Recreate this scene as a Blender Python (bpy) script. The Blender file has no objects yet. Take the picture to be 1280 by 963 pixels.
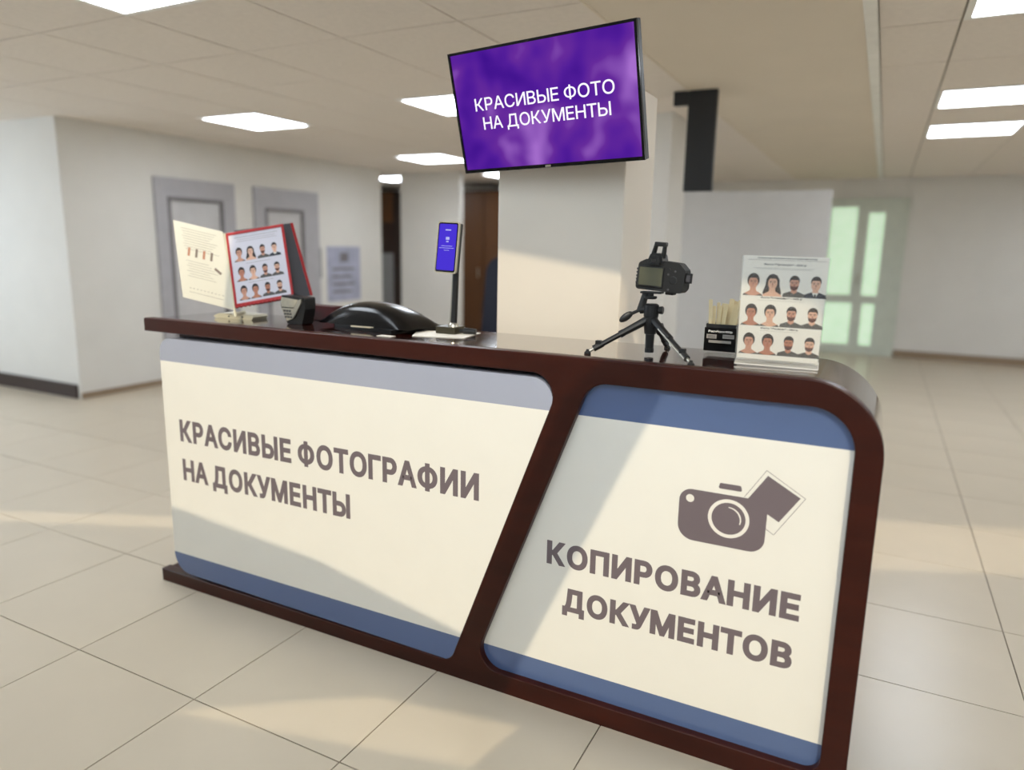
import bpy, bmesh, math, random
from mathutils import Vector, Matrix
random.seed(7)
sc = bpy.context.scene
COL = sc.collection

# ---------------------------------------------------------------- camera
RIGHT = Vector((0.88923735, 0.45709612, 0.01789067))
UP = Vector((-0.10262405, 0.16122702, 0.98156719))
FWD = Vector((-0.44578609, 0.87468222, -0.19027815))
CAM = Vector((0, 0, 1.46))
FPX = 892.35
cd = bpy.data.cameras.new('camera')
cam = bpy.data.objects.new('camera', cd)
COL.objects.link(cam)
mw = Matrix((RIGHT, UP, -FWD)).transposed().to_4x4()
mw.translation = CAM
cam.matrix_world = mw
cd.sensor_fit = 'HORIZONTAL'
cd.sensor_width = 36
cd.lens = 36 * FPX / 1280
cd.clip_start = 0.05
cd.dof.use_dof = True
cd.dof.focus_distance = 2.25
cd.dof.aperture_fstop = 1.05
sc.camera = cam

# ---------------------------------------------------------------- world, sun, exposure
w = bpy.data.worlds.new('sky')
sc.world = w
w.use_nodes = True
bg = w.node_tree.nodes['Background']
bg.inputs[0].default_value = (0.72, 0.86, 1.0, 1)
bg.inputs[1].default_value = 3.0
SUN_DIR = Vector((-0.45, 1.0, -0.68))
sd = bpy.data.lights.new('sun', 'SUN')
sd.energy = 1.32
sd.angle = math.radians(0.4)
sd.color = (1.0, 0.86, 0.62)
sun = bpy.data.objects.new('sun', sd)
COL.objects.link(sun)
sun.rotation_euler = SUN_DIR.to_track_quat('-Z', 'Y').to_euler()
sun.location = (3, -6, 4)
sc.view_settings.view_transform = 'Standard'
sc.view_settings.look = 'None'
sc.view_settings.gamma = 1
sc.view_settings.use_curve_mapping = False
sc.view_settings.exposure = 0.42
LAMP = 11.5      # radiance of a ceiling light diffuser


# ---------------------------------------------------------------- materials
def srgb(r, g, b):
    return tuple(((c / 255) / 12.92 if c / 255 <= 0.04045 else ((c / 255 + 0.055) / 1.055) ** 2.4) for c in (r, g, b)) + (1,)


def mat(name, rgb, rough=0.5, metal=0.0, noise=0.04, scale=8.0, coat=0.0, spec=0.5, bump=0.0, emit=0.0, stretch=None):
    m = bpy.data.materials.new(name)
    m.use_nodes = True
    nt = m.node_tree
    b = nt.nodes['Principled BSDF']
    b.inputs['Roughness'].default_value = rough
    b.inputs['Metallic'].default_value = metal
    b.inputs['Specular IOR Level'].default_value = spec
    b.inputs['Coat Weight'].default_value = coat
    b.inputs['Coat Roughness'].default_value = 0.06
    c = srgb(*rgb)
    tc = nt.nodes.new('ShaderNodeTexCoord')
    mp = nt.nodes.new('ShaderNodeMapping')
    nt.links.new(tc.outputs['Object'], mp.inputs[0])
    if stretch:
        mp.inputs['Scale'].default_value = stretch
    n = nt.nodes.new('ShaderNodeTexNoise')
    n.inputs['Scale'].default_value = scale
    n.inputs['Detail'].default_value = 4
    nt.links.new(mp.outputs[0], n.inputs[0])
    r = nt.nodes.new('ShaderNodeValToRGB')
    r.color_ramp.elements[0].position = 0.3
    r.color_ramp.elements[1].position = 0.7
    r.color_ramp.elements[0].color = tuple(max(0, x * (1 - noise)) for x in c[:3]) + (1,)
    r.color_ramp.elements[1].color = tuple(min(1, x * (1 + noise)) for x in c[:3]) + (1,)
    nt.links.new(n.outputs['Fac'], r.inputs[0])
    nt.links.new(r.outputs[0], b.inputs['Base Color'])
    if bump:
        bp = nt.nodes.new('ShaderNodeBump')
        bp.inputs['Strength'].default_value = bump
        bp.inputs['Distance'].default_value = 0.002
        nt.links.new(n.outputs['Fac'], bp.inputs['Height'])
        nt.links.new(bp.outputs[0], b.inputs['Normal'])
    if emit:
        nt.links.new(r.outputs[0], b.inputs['Emission Color'])
        b.inputs['Emission Strength'].default_value = emit
    return m


def emission(name, rgb, s):
    m = bpy.data.materials.new(name)
    m.use_nodes = True
    nt = m.node_tree
    nt.nodes.remove(nt.nodes['Principled BSDF'])
    e = nt.nodes.new('ShaderNodeEmission')
    e.inputs[0].default_value = srgb(*rgb)
    e.inputs[1].default_value = s
    nt.links.new(e.outputs[0], nt.nodes['Material Output'].inputs[0])
    return m


def acrylic(name, rgb=(235, 235, 232), alpha=0.25):
    m = bpy.data.materials.new(name)
    m.use_nodes = True
    nt = m.node_tree
    b = nt.nodes['Principled BSDF']
    b.inputs['Base Color'].default_value = srgb(*rgb)
    b.inputs['Roughness'].default_value = 0.08
    t = nt.nodes.new('ShaderNodeBsdfTransparent')
    t.inputs[0].default_value = (0.985, 0.985, 0.98, 1)
    mx = nt.nodes.new('ShaderNodeMixShader')
    mx.inputs[0].default_value = alpha
    nt.links.new(t.outputs[0], mx.inputs[1])
    nt.links.new(b.outputs[0], mx.inputs[2])
    nt.links.new(mx.outputs[0], nt.nodes['Material Output'].inputs[0])
    return m


M = {}
M['wall'] = mat('wall_paint', (226, 223, 217), 0.75, noise=0.02, scale=3)
M['pillar'] = mat('pillar_paint', (232, 221, 205), 0.7, noise=0.02, scale=3)
M['partition'] = mat('partition_paint', (212, 211, 210), 0.6, noise=0.02)
M['ceiling'] = mat('ceiling_tile_fibre', (234, 225, 215), 0.85, noise=0.03, scale=30)
M['plaster'] = mat('plain_plaster', (228, 217, 200), 0.85, noise=0.02, scale=2)
M['joint'] = mat('tile_joint', (150, 143, 132), 0.8)
M['trim'] = mat('white_trim', (240, 238, 232), 0.5)
M['floor'] = mat('porcelain_floor', (200, 187, 166), 0.28, noise=0.035, scale=2.2, spec=0.45)
M['grout'] = mat('grout', (118, 104, 88), 0.8)
M['base'] = mat('brown_baseboard', (150, 130, 108), 0.6)
M['darkbase'] = mat('dark_brown_baseboard', (52, 36, 32), 0.5)
M['wood'] = mat('mahogany', (54, 19, 10), 0.35, noise=0.22, scale=2.2, coat=0.0, spec=0.25, stretch=(1.5, 4.0, 9.0))
M['woodtop'] = mat('mahogany_top', (52, 20, 13), 0.12, noise=0.2, scale=3, coat=1.0, stretch=(2.0, 14.0, 9.0))
M['cream'] = mat('cream_laminate', (238, 234, 224), 0.3, noise=0.01, spec=0.5)
M['blue'] = mat('blue_laminate', (84, 104, 146), 0.22, noise=0.03, scale=2, spec=0.6, coat=0.3)
M['blue_sheen'] = mat('sheen_blue_laminate', (166, 170, 186), 0.25, noise=0.03, scale=2, spec=0.6)  # blue laminate lightened: a glossy reflection put into the colour
M['letter'] = mat('grey_letter_vinyl', (112, 100, 104), 0.5, noise=0.02)
M['letterwhite'] = mat('pale_vinyl', (238, 232, 222), 0.4, noise=0.01)
M['black'] = mat('black_plastic', (16, 16, 17), 0.4, noise=0.1)
M['rubber'] = mat('black_rubber', (22, 22, 22), 0.7, noise=0.1)
M['glossblack'] = mat('gloss_black', (8, 7, 8), 0.18, spec=0.22)
M['darkcarcass'] = mat('dark_carcass', (40, 22, 16), 0.6)
M['silver'] = mat('brushed_silver', (186, 182, 170), 0.3, metal=0.9)
M['silverplastic'] = mat('silver_plastic', (188, 180, 160), 0.35, noise=0.1, scale=60)
M['paper'] = mat('paper', (240, 236, 226), 0.6, noise=0.01)
M['ink'] = mat('ink', (52, 48, 50), 0.6)
M['inkgrey'] = mat('faint_ink', (150, 144, 136), 0.6)
M['red'] = mat('red_frame', (176, 30, 32), 0.35, noise=0.06)
M['darkred'] = mat('dark_red_cover', (62, 12, 16), 0.4)
M['comb'] = mat('cream_plastic', (226, 206, 160), 0.5, noise=0.08, scale=40)
M['acrylic'] = acrylic('clear_acrylic', alpha=0.05)
M['doorgrey'] = mat('lilac_grey_door', (176, 174, 178), 0.5)
M['doorline'] = mat('grey_door_line', (122, 118, 120), 0.5)
M['doorpanel'] = mat('pale_door_panel', (200, 198, 198), 0.5)
M['brownwood'] = mat('brown_wood_door', (84, 50, 18), 0.45, noise=0.15, scale=3, stretch=(8, 8, 1))
M['darkbrown'] = mat('dark_brown_wood', (44, 24, 14), 0.5, noise=0.15)
M['navy'] = mat('navy_fabric', (24, 28, 44), 0.8)
M['lilac'] = mat('lilac_poster', (170, 172, 192), 0.5, noise=0.12, scale=6)
M['greyposter'] = mat('grey_notice', (140, 140, 140), 0.5)
M['lens'] = mat('dark_glass', (8, 10, 16), 0.05, coat=1)
M['screenoff'] = mat('camera_screen_film', (84, 84, 66), 0.25, coat=0.4)
M['darkgrey'] = mat('dark_grey', (72, 70, 74), 0.5)
M['greenglass'] = mat('backlit_green_glass', (206, 232, 204), 0.3, emit=0.45)  # emission stands for daylight behind the panes
M['doorframe_pale'] = mat('pale_green_frame', (208, 214, 202), 0.5)
M['lamp'] = emission('lamp_diffuser', (238, 246, 255), LAMP)
M['phonescreen'] = emission('phone_screen', (72, 52, 205), 0.8)
M['phonetext'] = emission('phone_text', (190, 190, 250), 0.7)
M['tvtext'] = emission('tv_text', (250, 248, 255), 0.85)
M['skinA'] = mat('print_skin_a', (206, 150, 124), 0.6)
M['skinB'] = mat('print_skin_b', (226, 178, 150), 0.6)
M['skinC'] = mat('print_skin_c', (190, 126, 98), 0.6)
M['hair'] = mat('print_hair', (44, 32, 28), 0.6)
M['beard'] = mat('print_beard', (92, 50, 38), 0.6)
M['shirt'] = mat('print_shirt', (84, 80, 76), 0.6)
M['suit'] = mat('print_suit', (36, 40, 52), 0.6)
M['lips'] = mat('print_lips', (150, 74, 66), 0.6)

# television picture: violet clouds given off by the screen
tv = bpy.data.materials.new('tv_picture')
tv.use_nodes = True
nt = tv.node_tree
nt.nodes.remove(nt.nodes['Principled BSDF'])
tc = nt.nodes.new('ShaderNodeTexCoord')
n1 = nt.nodes.new('ShaderNodeTexNoise')
n1.inputs['Scale'].default_value = 5.0
n1.inputs['Detail'].default_value = 2
n1.inputs['Distortion'].default_value = 0.15
nt.links.new(tc.outputs['Object'], n1.inputs[0])
rp = nt.nodes.new('ShaderNodeValToRGB')
e0 = rp.color_ramp.elements
e0[0].position = 0.3
e0[0].color = srgb(58, 14, 140)
e0[1].position = 0.72
e0[1].color = srgb(168, 112, 208)
e = e0.new(0.44); e.color = srgb(84, 30, 156)
e = e0.new(0.55); e.color = srgb(104, 44, 158)
nt.links.new(n1.outputs['Fac'], rp.inputs[0])
em = nt.nodes.new('ShaderNodeEmission')
em.inputs[1].default_value = 0.72
nt.links.new(rp.outputs[0], em.inputs[0])
nt.links.new(em.outputs[0], nt.nodes['Material Output'].inputs[0])
M['tvpic'] = tv


# ---------------------------------------------------------------- helpers
def link(o, parent=None):
    COL.objects.link(o)
    if parent is not None:
        o.parent = parent
    return o


def obj(name, me, m, parent=None, smooth=False):
    if isinstance(me, bmesh.types.BMesh):
        d = bpy.data.meshes.new(name)
        me.normal_update()
        me.to_mesh(d)
        me.free()
        me = d
    if not me.materials:
        for x in (m if isinstance(m, (list, tuple)) else [m]):
            me.materials.append(x)
    if smooth:
        for p in me.polygons:
            p.use_smooth = True
    o = bpy.data.objects.new(name, me)
    return link(o, parent)


def thing(name, label, cat, loc=(0, 0, 0), group=None, basis=None):
    o = bpy.data.objects.new(name, None)
    o.empty_display_size = 0.1
    link(o)
    if basis is not None:
        mt = Matrix(basis).transposed().to_4x4()
        mt.translation = loc
        o.matrix_world = mt
    else:
        o.location = loc
    o['label'] = label
    o['category'] = cat
    if group:
        o['group'] = group
    return o


def tag(o, label, cat, group=None):
    o['label'] = label
    o['category'] = cat
    if group:
        o['group'] = group
    return o


def struct(o):
    o['kind'] = 'structure'
    return o


def box(bm, x0, x1, y0, y1, z0, z1, bev=0.0, mi=0):
    vs = [bm.verts.new(p) for p in ((x0, y0, z0), (x1, y0, z0), (x1, y1, z0), (x0, y1, z0),
                                    (x0, y0, z1), (x1, y0, z1), (x1, y1, z1), (x0, y1, z1))]
    fs = [bm.faces.new([vs[i] for i in f]) for f in ((0, 3, 2, 1), (4, 5, 6, 7), (0, 1, 5, 4), (1, 2, 6, 5), (2, 3, 7, 6), (3, 0, 4, 7))]
    for f in fs:
        f.material_index = mi
    if bev:
        es = list({e for f in fs for e in f.edges})
        bmesh.ops.bevel(bm, geom=es, offset=bev, segments=2, affect='EDGES', profile=0.5)
    return vs


def bx(*a, **k):
    bm = bmesh.new()
    box(bm, *a, **k)
    return bm


def tube(bm, p0, p1, r0, r1=None, seg=14, cap=True):
    p0, p1 = Vector(p0), Vector(p1)
    r1 = r0 if r1 is None else r1
    q = (p1 - p0).to_track_quat('Z', 'Y')
    rings = []
    for p, r in ((p0, r0), (p1, r1)):
        rings.append([bm.verts.new(p + q @ Vector((r * math.cos(2 * math.pi * i / seg), r * math.sin(2 * math.pi * i / seg), 0))) for i in range(seg)])
    for i in range(seg):
        j = (i + 1) % seg
        bm.faces.new([rings[0][i], rings[0][j], rings[1][j], rings[1][i]])
    if cap:
        bm.faces.new(list(reversed(rings[0])))
        bm.faces.new(rings[1])


def lathe(bm, base, axis, prof, seg=20):
    """prof: list of (distance along axis, radius)"""
    base = Vector(base)
    q = Vector(axis).to_track_quat('Z', 'Y')
    rings = []
    for h, r in prof:
        rings.append([bm.verts.new(base + q @ Vector((r * math.cos(2 * math.pi * i / seg), r * math.sin(2 * math.pi * i / seg), h))) for i in range(seg)])
    for a, b in zip(rings, rings[1:]):
        for i in range(seg):
            j = (i + 1) % seg
            bm.faces.new([a[i], a[j], b[j], b[i]])
    bm.faces.new(list(reversed(rings[0])))
    bm.faces.new(rings[-1])


def rounded(pts, rad, seg=8):
    """pts counter-clockwise, rad one radius per corner"""
    out = []
    n = len(pts)
    for i in range(n):
        a, p, b = Vector(pts[i - 1]), Vector(pts[i]), Vector(pts[(i + 1) % n])
        r = rad[i] if isinstance(rad, (list, tuple)) else rad
        if r <= 0:
            out.append(tuple(p))
            continue
        u, v = (a - p).normalized(), (b - p).normalized()
        ang = u.angle(v)
        t = min(r / math.tan(ang / 2), (a - p).length * 0.49, (b - p).length * 0.49)
        rr = t * math.tan(ang / 2)
        c = p + (u + v).normalized() * (rr / math.sin(ang / 2))
        s, e = p + u * t, p + v * t
        a0 = math.atan2(s.y - c.y, s.x - c.x)
        a1 = math.atan2(e.y - c.y, e.x - c.x)
        d = (a1 - a0 + math.pi) % (2 * math.pi) - math.pi
        for k in range(seg + 1):
            x = a0 + d * k / seg
            out.append((c.x + rr * math.cos(x), c.y + rr * math.sin(x)))
    return out


def clip(poly, z, above):
    out = []
    n = len(poly)
    f = (lambda p: p[1] - z) if above else (lambda p: z - p[1])
    for i in range(n):
        a, b = poly[i], poly[(i + 1) % n]
        fa, fb = f(a), f(b)
        if fa >= 0:
            out.append(a)
        if fa * fb < 0:
            t = fa / (fa - fb)
            out.append((a[0] + (b[0] - a[0]) * t, a[1] + (b[1] - a[1]) * t))
    return out


def prism(bm, poly, y0, y1, mi=0):
    """poly in XZ counter-clockwise seen from -Y; y0 front, y1 back"""
    a = [bm.verts.new((p[0], y0, p[1])) for p in poly]
    b = [bm.verts.new((p[0], y1, p[1])) for p in poly]
    n = len(poly)
    fs = [bm.faces.new(a), bm.faces.new(list(reversed(b)))]
    for i in range(n):
        j = (i + 1) % n
        fs.append(bm.faces.new([a[j], a[i], b[i], b[j]]))
    for f in fs:
        f.material_index = mi


def curve_plate(name, outer, holes, y0, y1, bev=0.0):
    """filled outline with holes in the XZ plane, thick along Y"""
    cu = bpy.data.curves.new(name, 'CURVE')
    cu.dimensions = '2D'
    cu.fill_mode = 'BOTH'
    cu.extrude = max(0.0001, (y1 - y0) / 2 - bev)
    cu.bevel_depth = bev
    cu.bevel_resolution = 2
    for pts in [outer] + list(holes):
        s = cu.splines.new('POLY')
        s.points.add(len(pts) - 1)
        for i, p in enumerate(pts):
            s.points[i].co = (p[0], p[1], 0, 1)
        s.use_cyclic_u = True
    o = bpy.data.objects.new(name, cu)
    COL.objects.link(o)
    dg = bpy.context.evaluated_depsgraph_get()
    me = bpy.data.meshes.new_from_object(o.evaluated_get(dg))
    bpy.data.objects.remove(o)
    bpy.data.curves.remove(cu)
    ym = (y0 + y1) / 2
    for v in me.vertices:
        x, y, z = v.co
        v.co = (x, ym - z, y)
    me.name = name
    me.materials.clear()
    return me


GLYPH = {}


def glyph(ch):
    """flat mesh of one letter in em units, moved to x = 0; returns (verts, faces, width)"""
    if ch in GLYPH:
        return GLYPH[ch]
    if ch in 'РЬЫ':
        # stem and bowl drawn separately so that the outline never crosses itself
        z0, z1, xr = (0.266, 0.728, 0.584) if ch == 'Р' else (0.0, 0.44, 0.597)
        vs, fs = [], []

        def bowl(x0, xc, xr_, a, b):
            pts = [(x0, a), ((x0 + xc) / 2, a)]
            for k in range(15):
                t = math.radians(-90 + 180 * k / 14)
                cx_ = math.cos(t)
                pts.append((xc + (xr_ - xc) * (max(0, cx_) ** 0.85), (a + b) / 2 + (b - a) / 2 * math.sin(t)))
            return pts + [((x0 + xc) / 2, b), (x0, b)]
        o_ = bowl(0.10, 0.34, xr, z0, z1)
        i_ = bowl(0.17, 0.34, xr - 0.091, z0 + 0.081, z1 - 0.081)
        n = len(o_)
        vs = o_ + i_
        fs = [(k, (k + 1) % n, n + (k + 1) % n, n + k) for k in range(n)]
        stems = [(0.086, 0.178)] + ([(0.697, 0.789)] if ch == 'Ы' else [])
        for a, b in stems:
            m_ = len(vs)
            vs += [(a, 0.0, 1), (b, 0.0, 1), (b, 0.728, 1), (a, 0.728, 1)]
            fs.append((m_, m_ + 1, m_ + 2, m_ + 3))
        vs = [(v[0] - 0.086,) + tuple(v[1:]) for v in vs]
        GLYPH[ch] = (vs, fs, max(v[0] for v in vs))
        return GLYPH[ch]
    src = 'О' if ch == 'Ф' else ('о' if ch == 'ф' else ch)
    cu = bpy.data.curves.new('t', 'FONT')
    cu.body = src
    cu.resolution_u = 5
    o = bpy.data.objects.new('t', cu)
    COL.objects.link(o)
    me = bpy.data.meshes.new_from_object(o.evaluated_get(bpy.context.evaluated_depsgraph_get()))
    bpy.data.objects.remove(o)
    bpy.data.curves.remove(cu)
    vs = [(v.co.x, v.co.y) for v in me.vertices]
    fs = [tuple(p.vertices) for p in me.polygons]
    bpy.data.meshes.remove(me)
    x0 = min(v[0] for v in vs)
    x1 = max(v[0] for v in vs)
    vs = [(v[0] - x0, v[1]) for v in vs]
    wd = x1 - x0
    if ch in 'Фф':
        y0, y1 = min(v[1] for v in vs), max(v[1] for v in vs)
        h = y1 - y0
        vs = [(v[0] * 1.06, y0 + h * 0.10 + (v[1] - y0) * 0.80) for v in vs]
        wd *= 1.06
        n = len(vs)
        sw = 0.045
        vs += [(wd / 2 - sw, y0 - 0.01, 1), (wd / 2 + sw, y0 - 0.01, 1), (wd / 2 + sw, y1 + 0.02, 1), (wd / 2 - sw, y1 + 0.02, 1)]
        fs.append((n, n + 1, n + 2, n + 3))
    GLYPH[ch] = (vs, fs, wd)
    return GLYPH[ch]


def text_mesh(body, x0, x1, zb, cap, offset=0.0, thick=0.0006, spacing=1.0):
    """lettering laid out letter by letter on the line zb, cap height cap, between x0 and x1, facing -Y"""
    capu = max(v[1] for v in glyph('Н')[0])
    gap = {'Т': 0.06, 'А': 0.05, 'Г': 0.07, 'У': 0.05}
    x = 0
    lay = []
    for i, ch in enumerate(body):
        if ch == ' ':
            x += 0.22
            continue
        vs, fs, wd = glyph(ch)
        lay.append((vs, fs, x))
        nx = body[i + 1] if i + 1 < len(body) else ' '
        x += wd + (gap.get(ch, 0.115) + gap.get(nx, 0.115)) / 2 * spacing * (0.6 if ch.islower() or ch in '-"' else 1)
    a, b = 0, lay[-1][2] + max(v[0] for v in lay[-1][0])
    sx, sz = (x1 - x0 - 2 * offset) / (b - a), (cap - 2 * offset) / capu
    bm = bmesh.new()
    for vs, fs, gx in lay:
        V = [bm.verts.new((x0 + offset + (gx + v[0]) * sx, -cap * 0.003 if len(v) > 2 else 0, zb + offset + v[1] * sz)) for v in vs]
        for f in fs:
            try:
                bm.faces.new([V[k] for k in f])
            except ValueError:
                pass
    bmesh.ops.remove_doubles(bm, verts=bm.verts, dist=cap * 0.004)
    bm.normal_update()
    for f in bm.faces:
        if f.normal.y > 0:
            f.normal_flip()
    if offset:
        # embolden: a mitred strip of width offset along every outline
        out = {}
        bed = [e for e in bm.edges if len(e.link_faces) == 1]
        for e in bed:
            f = e.link_faces[0]
            d = (e.verts[1].co - e.verts[0].co).normalized()
            n = Vector((d.z, 0, -d.x))
            lp_ = [l for l in f.loops if l.edge == e][0]
            # outline direction tells the outer side exactly
            d2 = (lp_.link_loop_next.vert.co - lp_.vert.co).normalized()
            n = Vector((d2.z, 0, -d2.x))
            if f.normal.y > 0:
                n = -n
            for v in e.verts:
                out.setdefault(v, []).append(n)
        sh = {}
        for v, ns_ in out.items():
            m = sum(ns_, Vector()) / len(ns_)
            if len(ns_) == 2:
                m = (ns_[0] + ns_[1]) / max(1 + ns_[0].dot(ns_[1]), 0.45)
            elif m.length > 1e-6:
                m.normalize()
            sh[v] = bm.verts.new(v.co + m * offset + Vector((0, -0.00005, 0)))
        for e in bed:
            p, q = e.verts
            f = bm.faces.new([p, q, sh[q], sh[p]])
            f.normal_update()
            if f.normal.y > 0:
                f.normal_flip()
    me = bpy.data.meshes.new('lettering')
    bm.to_mesh(me)
    bm.free()
    return me


def fill(bm, pts, y, mi=0):
    f = bm.faces.new([bm.verts.new((p[0], y, p[1])) for p in pts])
    f.material_index = mi
    return f


def ell(cx, cz, rx, rz, n=20, a0=0, a1=360):
    return [(cx + rx * math.cos(math.radians(a0 + (a1 - a0) * i / n)), cz + rz * math.sin(math.radians(a0 + (a1 - a0) * i / n))) for i in range(n if a1 - a0 == 360 else n + 1)]


def in_view(x, y, z, mx=140):
    d = Vector((x, y, z)) - CAM
    c = d.dot(FWD)
    if c < 0.3:
        return False
    px = 640 + FPX * d.dot(RIGHT) / c
    py = 481.5 - FPX * d.dot(UP) / c
    return -mx < px < 1280 + mx and -mx < py < 963 + mx


# ================================================================= SETTING
CZ = 2.5
XL, XR, YB, YF = -9.4, 4.4, -0.8, 11.6
YS, CT = 1.7, 4.6      # ceiling ends at YS; unseen two-storey hall nearer is invented to admit sun

# floor: grout bed with single tiles
floor = struct(obj('floor', bx(XL - .1, XR + .1, YB - .1, YF + .1, -0.12, -0.004), M['grout']))
P_ = 0.603
cells = []
i0 = -11
for i in range(i0, 13):
    for j in range(-5, 18):
        x0 = -3.05 + P_ * i
        y0 = 1.389 + P_ * j
        x1, y1 = min(x0 + P_, XR), min(y0 + P_, YF)
        x0, y0 = max(x0, XL), max(y0, YB)
        if x1 - x0 < 0.03 or y1 - y0 < 0.03:
            continue
        cells.append((x0, x1, y0, y1))
near = [c for c in cells if in_view((c[0] + c[1]) / 2, (c[2] + c[3]) / 2, 0, 90)]
near.sort(key=lambda c: ((c[0] + c[1]) / 2) ** 2 + ((c[2] + c[3]) / 2) ** 2)
near = near[:285]
ns = set(near)
full_tile = None
G = 0.0022


def tile_bm(x0, x1, y0, y1, zb, zt, g=G):
    bm = bmesh.new()
    box(bm, x0 + g, x1 - g, y0 + g, y1 - g, zb, zt)
    return bm


tile_shared = bpy.data.meshes.new('floor_tile')
b_ = tile_bm(0, P_, 0, P_, -0.004, 0.0)
b_.to_mesh(tile_shared)
b_.free()
tile_shared.materials.append(M['floor'])
rest = bmesh.new()
for c in cells:
    if c in ns:
        if abs(c[1] - c[0] - P_) < 1e-4 and abs(c[3] - c[2] - P_) < 1e-4:
            o = bpy.data.objects.new('floor_tile', tile_shared)
            link(o, floor)
            o.location = (c[0], c[2], 0)
        else:
            obj('floor_tile', tile_bm(*c, -0.004, 0.0), M['floor'], floor)
    else:
        box(rest, c[0] + G, c[1] - G, c[2] + G, c[3] - G, -0.004, 0.0)
o = obj('floor_tile', rest, M['floor'], floor)
o['kind'] = 'stuff'

# ceiling: slab, plain plaster strip, tiles, white strip
ceiling = struct(obj('ceiling', bx(XL - .1, XR + .1, YS, YF + .1, CZ + 0.008, CZ + 0.15), M['joint']))
struct(obj('trim_1', bx(-1.262, -0.19, YS, YF, CZ, CZ + 0.008), M['plaster']))
struct(obj('trim_2', bx(-0.19, -0.135, YS, YF, CZ - 0.02, CZ + 0.008, bev=0.004), M['trim']))
struct(obj('trim_3', bx(-1.272, -1.262, YS, YF, CZ - 0.004, CZ + 0.008), M['plaster']))
struct(obj('wall_upper_added', bx(XL - .1, XR + .1, YS, YS + 0.1, CZ + 0.15, CT), M['wall']))  # unseen upper wall of the invented hall
struct(obj('ceiling_entrance_added', bx(XL - .1, XR + .1, YB - .1, YS + 0.1, CT, CT + 0.1), M['ceiling']))  # unseen raised ceiling, added so the sun can reach the counter

CG = 0.005
xs = [-1.272] + [-1.9 - 0.7 * k for k in range(0, 12)]
xs = [x for x in xs if x > XL] + [XL]
ysL = [y for y in [2.4 + 0.7 * k for k in range(-1, 14)] if YS - .1 < y < YF - .1] + [YF]
xsR = [-0.135, 0.2, 0.9, 1.6, 2.3, 3.0, 3.7, XR]
ysR = [YS, 2.0, 2.65, 3.3, 4.0, 4.8, 5.6, 6.25, 7.05, 7.75, 8.5, 9.3, 10.1, 10.9, YF]

LIGHTS = [  # x0, x1, y0, y1, label
    (-3.3, -2.6, 1.7, 2.4, 'square ceiling light cut by the top edge of the picture, left of the television'),
    (-5.4, -4.7, 4.5, 5.2, 'square ceiling light over the left hallway, above the flip display'),
    (-3.3, -2.6, 4.5, 5.2, 'square ceiling light partly hidden behind the left edge of the television'),
    (-5.4, -4.7, 7.3, 8.0, 'small far ceiling light to the lower left of the television'),
    (-7.5, -6.8, 9.4, 10.1, 'tiny distant ceiling light above the narrow brown cabinet in the passage'),
    (-5.4, -4.7, 9.4, 10.1, 'distant ceiling light peeking out just under the lower left corner of the television'),
    (0.2, 0.9, 3.3, 4.0, 'ceiling light cut by the top right corner of the picture'),
    (0.2, 0.9, 5.6, 6.25, 'long ceiling light on the right, upper of the two stacked bars'),
    (0.2, 0.9, 7.05, 7.75, 'long ceiling light on the right, lower of the two stacked bars'),
    (-7.5, -6.8, 1.7, 2.4, 'square ceiling light near the far left wall'),
    (1.6, 2.3, 2.0, 2.65, 'unseen ceiling light added on the right, at the edge of the two-storey entrance'),  # unseen lamps from here down, added to brighten the right and rear
    (2.3, 3.0, 7.05, 7.75, 'unseen ceiling light added on the right, nearest row beyond the picture edge'),
    (2.3, 3.0, 9.3, 10.1, 'unseen ceiling light added on the right, last row beyond the picture edge'),
    (-2.6, -1.9, 7.3, 8.0, 'added square ceiling light hidden behind the television'),
]


def is_light(x0, x1, y0, y1):
    for l in LIGHTS:
        if abs(l[0] - x0) < 0.02 and abs(l[2] - y0) < 0.02:
            return True
    return False


restc = bmesh.new()
csh = {}


def ceil_cell(x0, x1, y0, y1):
    if is_light(x0, x1, y0, y1):
        return
    if in_view((x0 + x1) / 2, (y0 + y1) / 2, CZ, 110):
        k = (round(x1 - x0, 3), round(y1 - y0, 3))
        if k not in csh:
            me = bpy.data.meshes.new('ceiling_tile')
            b = tile_bm(0, x1 - x0, 0, y1 - y0, 0.0, 0.008, CG)
            b.to_mesh(me)
            b.free()
            me.materials.append(M['ceiling'])
            csh[k] = me
        o = bpy.data.objects.new('ceiling_tile', csh[k])
        link(o, ceiling)
        o.location = (x0, y0, CZ)
    else:
        box(restc, x0 + CG, x1 - CG, y0 + CG, y1 - CG, CZ, CZ + 0.008)


sx = sorted(xs)
for a, b in zip(sx, sx[1:]):
    for c, d in zip(ysL, ysL[1:]):
        ceil_cell(a, b, c, d)
for a, b in zip(xsR, xsR[1:]):
    for c, d in zip(ysR, ysR[1:]):
        ceil_cell(a, b, c, d)
o = obj('ceiling_tile', restc, M['ceiling'], ceiling)
o['kind'] = 'stuff'

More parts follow.
